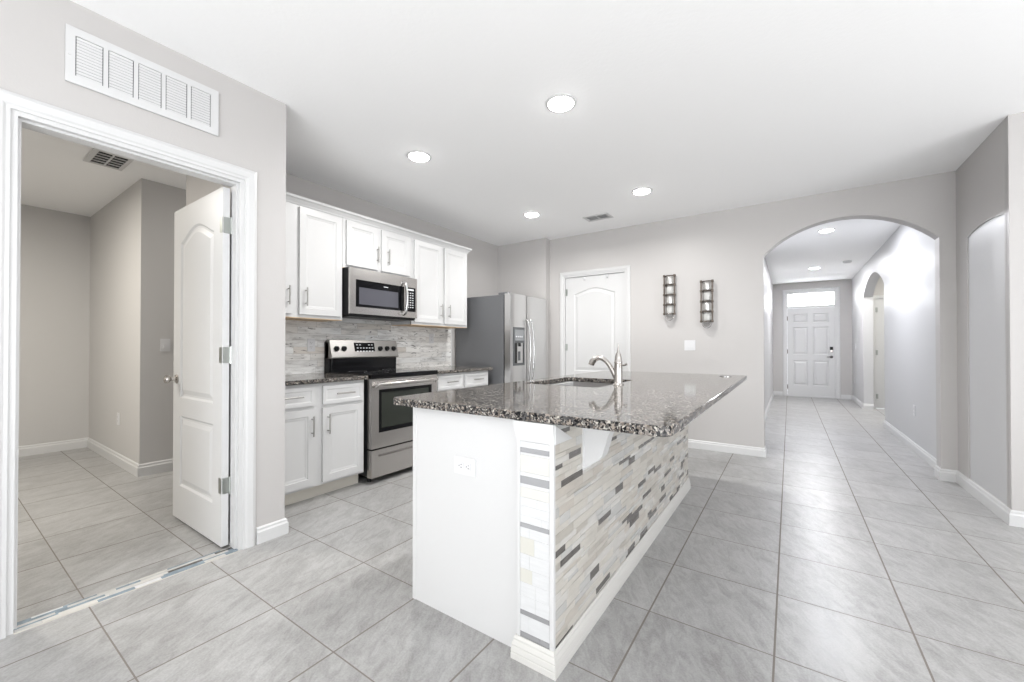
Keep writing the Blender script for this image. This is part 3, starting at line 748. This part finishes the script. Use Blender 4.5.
# tile on the bar side and on the post end
bm = new(); mosaic(bm, Mx(IX1), PF + .014, IY1 - .002, .075, .876, [.016, .024, .024, .034], (.08, .19), [36, 22, 14, 8, 11, 9]); obj('mosaic_tile', bm, [T_cream, T_ivory, T_beige, T_taupe, T_grey, T_dark], t)
bm = new()
rows = [(.075, 4), (.103, 0), (.165, 4), (.183, 0), (.235, 0), (.285, 3), (.335, 0), (.39, 3), (.45, 0), (.486, 1), (.503, 0), (.530, 0), (.565, 0), (.597, 2), (.634, 0), (.647, 1), (.675, 0), (.69, 2), (.753, 0), (.762, 1), (.780, 0), (.803, 0)]
for (z0, mi), (z1, _) in zip(rows, rows[1:]):
    sp = -.765 + random.uniform(-.03, .04)
    parts_ = ((-.827, sp, mi), (sp, -.704, 0 if mi == 3 else mi)) if mi in (0, 3, 4) and z1 - z0 > .02 else ((-.827, -.704, mi),)
    for a, b, m_ in parts_: box(bm, a + .0003, b - .0003, PF + .0005, PF + .004, z0 + .0003, z1 - .0003, 0, m_)
obj('post_tile', bm, [T_white, T_mirror, mat('tile_soft_cream', (.62, .615, .585), .2), mat('tile_pale_yellow', (.60, .59, .54), .2), mat('tile_smoky_mirror', (.40, .40, .41), .15, .4)], t)
# cap moulding on the post, with its profile end
bm = new(); pr_ = [(0, .806), (.003, .806), (.004, .822), (.007, .836), (.010, .856), (.011, .878), (0, .878)]
loops = [[(-.841 - a, IY0, z) for a, z in pr_], [(-.841 - a, PF - a, z) for a, z in pr_], [(IX1 + .010, PF - a, z) for a, z in pr_]]
ring_loft(bm, loops, 0, True, True, True)
tri = [(PF, .806), (PF + .135, .806), (PF, .874)]
plate(bm, tri, [], Mx(IX1 + .0055), 0, .008)
obj('cap_moulding', bm, M_trim, t)
# corbel
bm = new(); cb = [(IX1 + .0, .878), (IX1 + .120, .878), (IX1 + .120, .842), (IX1 + .115, .82), (IX1 + .105, .795), (IX1 + .098, .77), (IX1 + .090, .745), (IX1 + .082, .72), (IX1 + .066, .70), (IX1 + .045, .688), (IX1 + .03, .675), (IX1 + .0, .66)]
plate(bm, cb, [], My(1.515), 0, -.06); 
box(bm, IX1 + .0, IX1 + .008, 1.505, 1.585, .655, .878, .002)
obj('corbel', bm, M_cab, t)
bm = new(); cb2 = [(x, z) for x, z in cb]
plate(bm, cb2, [], My(2.95), 0, -.06); obj('corbel', bm, M_cab, t)
o = baseboard('baseboard', [(-.842, IY0), (-.842, PF - .002), (IX1 + .006, PF - .002), (IX1 + .006, IY1)], .082, .016, M_isb, t, [(0, 0), (.016, 0), (.016, .020), (.0145, .023), (.016, .028), (.014, .044), (.0125, .047), (.0135, .052), (.009, .064), (.0075, .067), (.008, .073), (.003, .084), (0, .084)])
baseboard('baseboard', [(IX1 + .006, IY1 + .001), (IXm, IY1 + .001)], .078, .02, M_trim, t)
plate_obj('wall_outlet', 'horizontal white outlet on the white end panel of the island', My(IY0 - .0045), -1.117, .655, 'outlet', horiz=True)

# granite top with sink cut-out
SX0, SX1, SY0, SY1 = -1.45, -.930, 2.24, 2.91
bm = new()
plate(bm, rrect(-1.555, -.292, 1.250, 3.92, .045, 6), [rrect(SX0, SX1, SY0, SY1, .03, 6)], Mz(), .880, .914)
bmesh.ops.recalc_face_normals(bm, faces=bm.faces[:])
rim = [e for e in bm.edges if len(e.link_faces) == 2 and abs(e.verts[0].co.z - e.verts[1].co.z) < 1e-5 and e.calc_face_angle(0) > 1.2]
bmesh.ops.bevel(bm, geom=rim, offset=.005, segments=3, profile=.5, affect='EDGES')
tag(obj('island_countertop', bm, M_granite, origin=(-.92, 2.6, .88)), 'large polished speckled granite slab covering the island, with sink cut-out', 'countertop')
# sink
t = thing('kitchen_sink', 'stainless undermount sink set in the granite island top', 'sink', (-1.18, 2.56, .69))
bm = new(); mid = 2.58
for y0, y1 in ((SY0 - .006, mid - .012), (mid + .012, SY1 + .006)):
    a, b = SX0 - .006, SX1 + .006; lo = []
    for ins, z in ((0, .8785), (.004, .80), (.012, .72), (.03, .70)): lo.append([(x, y, z) for x, y in rrect(a + ins, b - ins, y0 + ins, y1 - ins, .05, 5)])
    ring_loft(bm, lo, 0, True, False, True)
    lo = [[(x, y, z) for x, y in rrect(a - .004 + i_, b + .004 - i_, y0 - .004 + i_, y1 + .004 - i_, .05, 5)] for i_, z in ((0, .8785), (0, .71), (.02, .693))]
    ring_loft(bm, lo, 0, True, False, True)
box(bm, SX0, SX1, mid - .014, mid + .014, .72, .862, .006)
obj('basin', bm, M_bowl, t, True)
for y in (2.38, 2.75):
    bm = new(); lathe(bm, [(.045, 0), (.045, .003), (.03, .003), (.028, .001), (.001, .001)], (-1.18, y, .70), (0, 0, 1), 24); obj('drain', bm, M_chrome, t, True)
# faucet
fx, fy, fz = -.888, 2.48, .914
t = thing('faucet', 'brushed nickel gooseneck faucet with pointed handle beside the island sink', 'faucet', (fx, fy, fz))
bm = new(); lathe(bm, [(.034, 0), (.034, .004), (.028, .008), (.0265, .012), (.0255, .10), (.0245, .135), (.0255, .14), (.0255, .146), (.023, .150), (.021, .170), (.019, .178)], (fx, fy, fz), (0, 0, 1), 28); obj('faucet_body', bm, M_nickel, t, True)
bm = new(); lathe(bm, [(.019, .178), (.0165, .192), (.010, .205), (.0065, .222), (.004, .245), (.0015, .262)], (fx, fy, fz), (0, 0, 1), 20); obj('handle', bm, M_nickel, t, True)
bm = new(); pts = bez((fx - .015, fy, fz + .045), (fx - .06, fy, fz + .14), (fx - .10, fy, fz + .185), (fx - .155, fy, fz + .16), 14)
tube(bm, pts + [Vector((fx - .175, fy, fz + .140)), Vector((fx - .182, fy, fz + .122))], [.016 - .004 * math.sin(PI * i / 14) + .002 for i in range(15)] + [.021, .019], 14); obj('spout', bm, M_nickel, t, True)
bm = new(); tube(bm, [(fx + .02, fy, fz + .122), (fx + .04, fy, fz + .125), (fx + .055, fy, fz + .132)], [.007, .006, .009], 10); obj('side_knob', bm, M_nickel, t, True)
# pop-up outlet
t = thing('popup_outlet', 'small round chrome cover set flush in the far corner of the island top', 'cover', (-.43, 3.67, .914))
bm = new(); lathe(bm, [(.045, 0), (.045, .003), (.040, .004), (.038, .003), (.001, .003)], (-.43, 3.67, .914), (0, 0, 1), 28); obj('chrome_ring', bm, M_chrome, t, True)
bm = new(); lathe(bm, [(.030, .0035), (.028, .006), (.001, .006)], (-.43, 3.67, .914), (0, 0, 1), 28); obj('lid', bm, mat('lid_dark', (.08, .08, .08), .3), t, True)

# ================================================================ wall vent, ceiling vents, lights
t = thing('return_air_grille', 'long white louvred return air grille high on the left wall', 'vent', (WX, .63, 2.3))
Mv = Mx(WX); gy0, gy1, gz0, gz1 = .347, .915, 2.302, 2.547
bays = []; bw = (gy1 - gy0 - .05) / 5
for i in range(5): a = gy0 + .030 + i * bw; bays.append(rect(a, a + bw - .016, gz0 + .035, gz1 - .035))
bm = new(); plate(bm, rect(gy0, gy1, gz0, gz1), bays, Mv, .003, .009)
plate(bm, rect(gy0 + .012, gy1 - .012, gz0 + .012, gz1 - .012), [], Mv, 0, .001, 1)
for y in (gy0 + .012,): lathe(bm, [(.004, 0), (.003, .002)], (WX + .009, y, 2.42), (1, 0, 0), 8)
fr_ = obj('frame', bm, [M_trim, mat('duct_grey', (.10, .105, .11), .8)], t)
for b in bays:
    bm = new(); n = 13; z0 = b[0][1]; z1 = b[2][1]; ph = (z1 - z0) / n
    for k in range(n):
        z = z0 + k * ph + .001
        vs = [(WX + .0030, z), (WX + .0050, z), (WX + .0082, z + ph * .74), (WX + .0066, z + ph * .74)]
        ring_loft(bm, [[(x, y, zz) for x, zz in vs] for y in (b[0][0] + .003, b[1][0] - .003)], 0, True, True, True)
    obj('louvre_panel', bm, M_trim, t)
def ceiling_vent(label, cx, cy, lx, ly, nx=5):
    t = thing('ceiling_vent', label, 'vent', (cx, cy, CH))
    holes = []
    for i in range(nx):
        for j in range(2):
            hx = (lx - .06) / nx; hy = (ly - .05) / 2
            holes.append(rect(cx - lx / 2 + .03 + i * hx + .004, cx - lx / 2 + .03 + (i + 1) * hx - .006, cy - ly / 2 + .03 + j * hy + .005, cy - ly / 2 + .03 + (j + 1) * hy - .005))
    bm = new(); plate(bm, rect(cx - lx / 2, cx + lx / 2, cy - ly / 2, cy + ly / 2), holes, Mz(), CH - .010, CH - .003); obj('frame', bm, M_trim, t)
    bm = new(); plate(bm, rect(cx - lx / 2 + .01, cx + lx / 2 - .01, cy - ly / 2 + .01, cy + ly / 2 - .01), [], Mz(), CH - .003, CH - .001); obj('duct', bm, M_dark, t)
ceiling_vent('square white ceiling vent inside the laundry room', -4.505, .848, .37, .23, 5)
t = thing('ceiling_vent', 'small white two-bay ceiling vent near the back wall', 'vent', (-1.826, 4.434, CH))
bm = new(); cx, cy = -1.826, 4.434
plate(bm, rect(cx - .15, cx + .15, cy - .10, cy + .10), [rect(cx - .12, cx - .008, cy - .07, cy + .07), rect(cx + .008, cx + .12, cy - .07, cy + .07)], Mz(), CH - .008, CH - .002); obj('frame', bm, M_trim, t)
bm = new(); plate(bm, rect(cx - .135, cx + .135, cy - .085, cy + .085), [], Mz(), CH - .002, CH - .0005); obj('duct', bm, mat('duct_shadow', (.42, .42, .42), .9), t)
bm = new()
for k in range(5):
    y = cy - .056 + k * .028
    ring_loft(bm, [[(x, y + a, CH - b) for a, b in ((-.009, .009), (-.008, .0105), (.009, .0035), (.008, .002))] for x in (cx - .121, cx + .121)], 0, True, True, True)
obj('louvre', bm, M_trim, t)
def downlight(label, x, y, power, group, r=.078, col=(1, .985, .96), spread=PI):
    t = thing('ceiling_light', label, 'light', (x, y, CH), group)
    bm = new(); lathe(bm, [(r + .018, -.001), (r + .017, -.005), (r + .002, -.009), (r, -.007), (r, -.001)], (x, y, CH), (0, 0, 1), 36, 0, False); obj('trim_ring', bm, M_trim, t, True)
    bm = new(); lathe(bm, [(r, -.002), (r * .97, -.012), (r * .8, -.017), (.001, -.019)], (x, y, CH), (0, 0, 1), 36, 0, False); obj('lens', bm, M_lamp, t, True)
    area('lamp', (x, y, CH - .024), (0, 0, 0), r * 1.8, 0, power, col, 'DISK', t, spread)
downlight('round recessed ceiling light nearest the camera, above the island', -1.16, 2.23, 13.5, 'kitchen recessed lights', spread=2.85)
downlight('round recessed ceiling light near the left cabinets, closest to the doorway wall', -2.41, 2.22, 12.5, 'kitchen recessed lights', spread=2.85)
downlight('round recessed ceiling light right of the small ceiling vent', -1.17, 3.93, 13.5, 'kitchen recessed lights', spread=2.85)
downlight('round recessed ceiling light left of the small ceiling vent, above the refrigerator side', -2.41, 3.92, 12.5, 'kitchen recessed lights', spread=2.85)
downlight('round recessed hallway ceiling light just beyond the arch', .40, 6.6, 33, 'hallway recessed lights', .075, (.92, .94, 1))
downlight('round recessed hallway ceiling light nearer the front door', .40, 9.62, 33, 'hallway recessed lights', .075, (.97, .97, 1))
bm = new(); lathe(bm, [(.065, 0), (.065, -.02), (.05, -.034), (.02, -.038), (.001, -.038)], (.84, 9.17, CH), (0, 0, 1), 28); tag(obj('smoke_detector', bm, M_plate, smooth=True, origin=(.84, 9.17, CH)), 'round white smoke detector on the hallway ceiling', 'detector')

# ================================================================ wall sconces
M_sg = mat('smoky_glass', (.92, .92, .90), .12, 0, Transmission_Weight=.55, IOR=1.3)
M_mir = mat('silver_glass', (.66, .65, .63), .2, .6)
def sconce(label, cx, zt, zb):
    t = thing('wall_sconce', label, 'sconce', (cx, 5.0, zb), 'pair of metal and glass wall sconces')
    W = .057
    bm = new()
    for s in (-1, 1):
        box(bm, cx + s * W - .007, cx + s * W + .007, 4.93, 4.944, zb, zt, .002)
        box(bm, cx + s * (W - .012) - .004, cx + s * (W - .012) + .004, 4.985, 4.999, zb + .01, zt - .01, .001)
    obj('frame', bm, M_bronze, t)
    n = 4; H = (zt - zb) / n
    for k in range(n + 1):
        z = zb + k * H + (.008 if k == 0 else -.008 if k == n else 0)
        bm = new(); pts = [Vector((cx + W * math.cos(a), 4.998 - .075 * math.sin(a), z)) for a in [PI * i / 12 for i in range(13)]]
        tube(bm, pts, .006, 6, flat=1.2)
        for s in (-1, 1): box(bm, cx + s * W - .012, cx + s * W + .012, 4.924, 4.948, z - .013, z + .013, .004)
        obj('strap', bm, M_bronze, t)
    for k in range(n):
        bm = new(); z0 = zb + k * H + .018; z1 = zb + (k + 1) * H - .018
        lo = []
        for z, ry in ((z0, .058), ((z0 + z1) / 2, .064), (z1, .058)):
            lo.append([(cx + (W - .012) * math.cos(a), 4.996 - ry * math.sin(a), z) for a in [PI * i / 10 for i in range(11)]])
        ring_loft(bm, lo, 0, False); lo2 = [[(x, min(y + .004, 4.998), z) for x, y, z in l] for l in lo]; ring_loft(bm, lo2, 0, False)
        obj('glass_panel', bm, M_mir if k % 2 else M_sg, t, True)
    bm = new(); lathe(bm, [(.004, -.075), (.022, -.070), (.040, -.052), (.050, -.028), (.052, 0), (.049, 0), (.046, -.028), (.037, -.048), (.02, -.064), (.003, -.068)], (cx, 4.943, zb + .004), (0, 0, 1), 24, 0, True)
    obj('glass_cup', bm, M_glass, t, True)
sconce('left of the two bronze and glass wall sconces, next to the pantry door', -1.155, 1.992, 1.53)
sconce('right of the two bronze and glass wall sconces, nearer the arch', -.757, 1.892, 1.43)
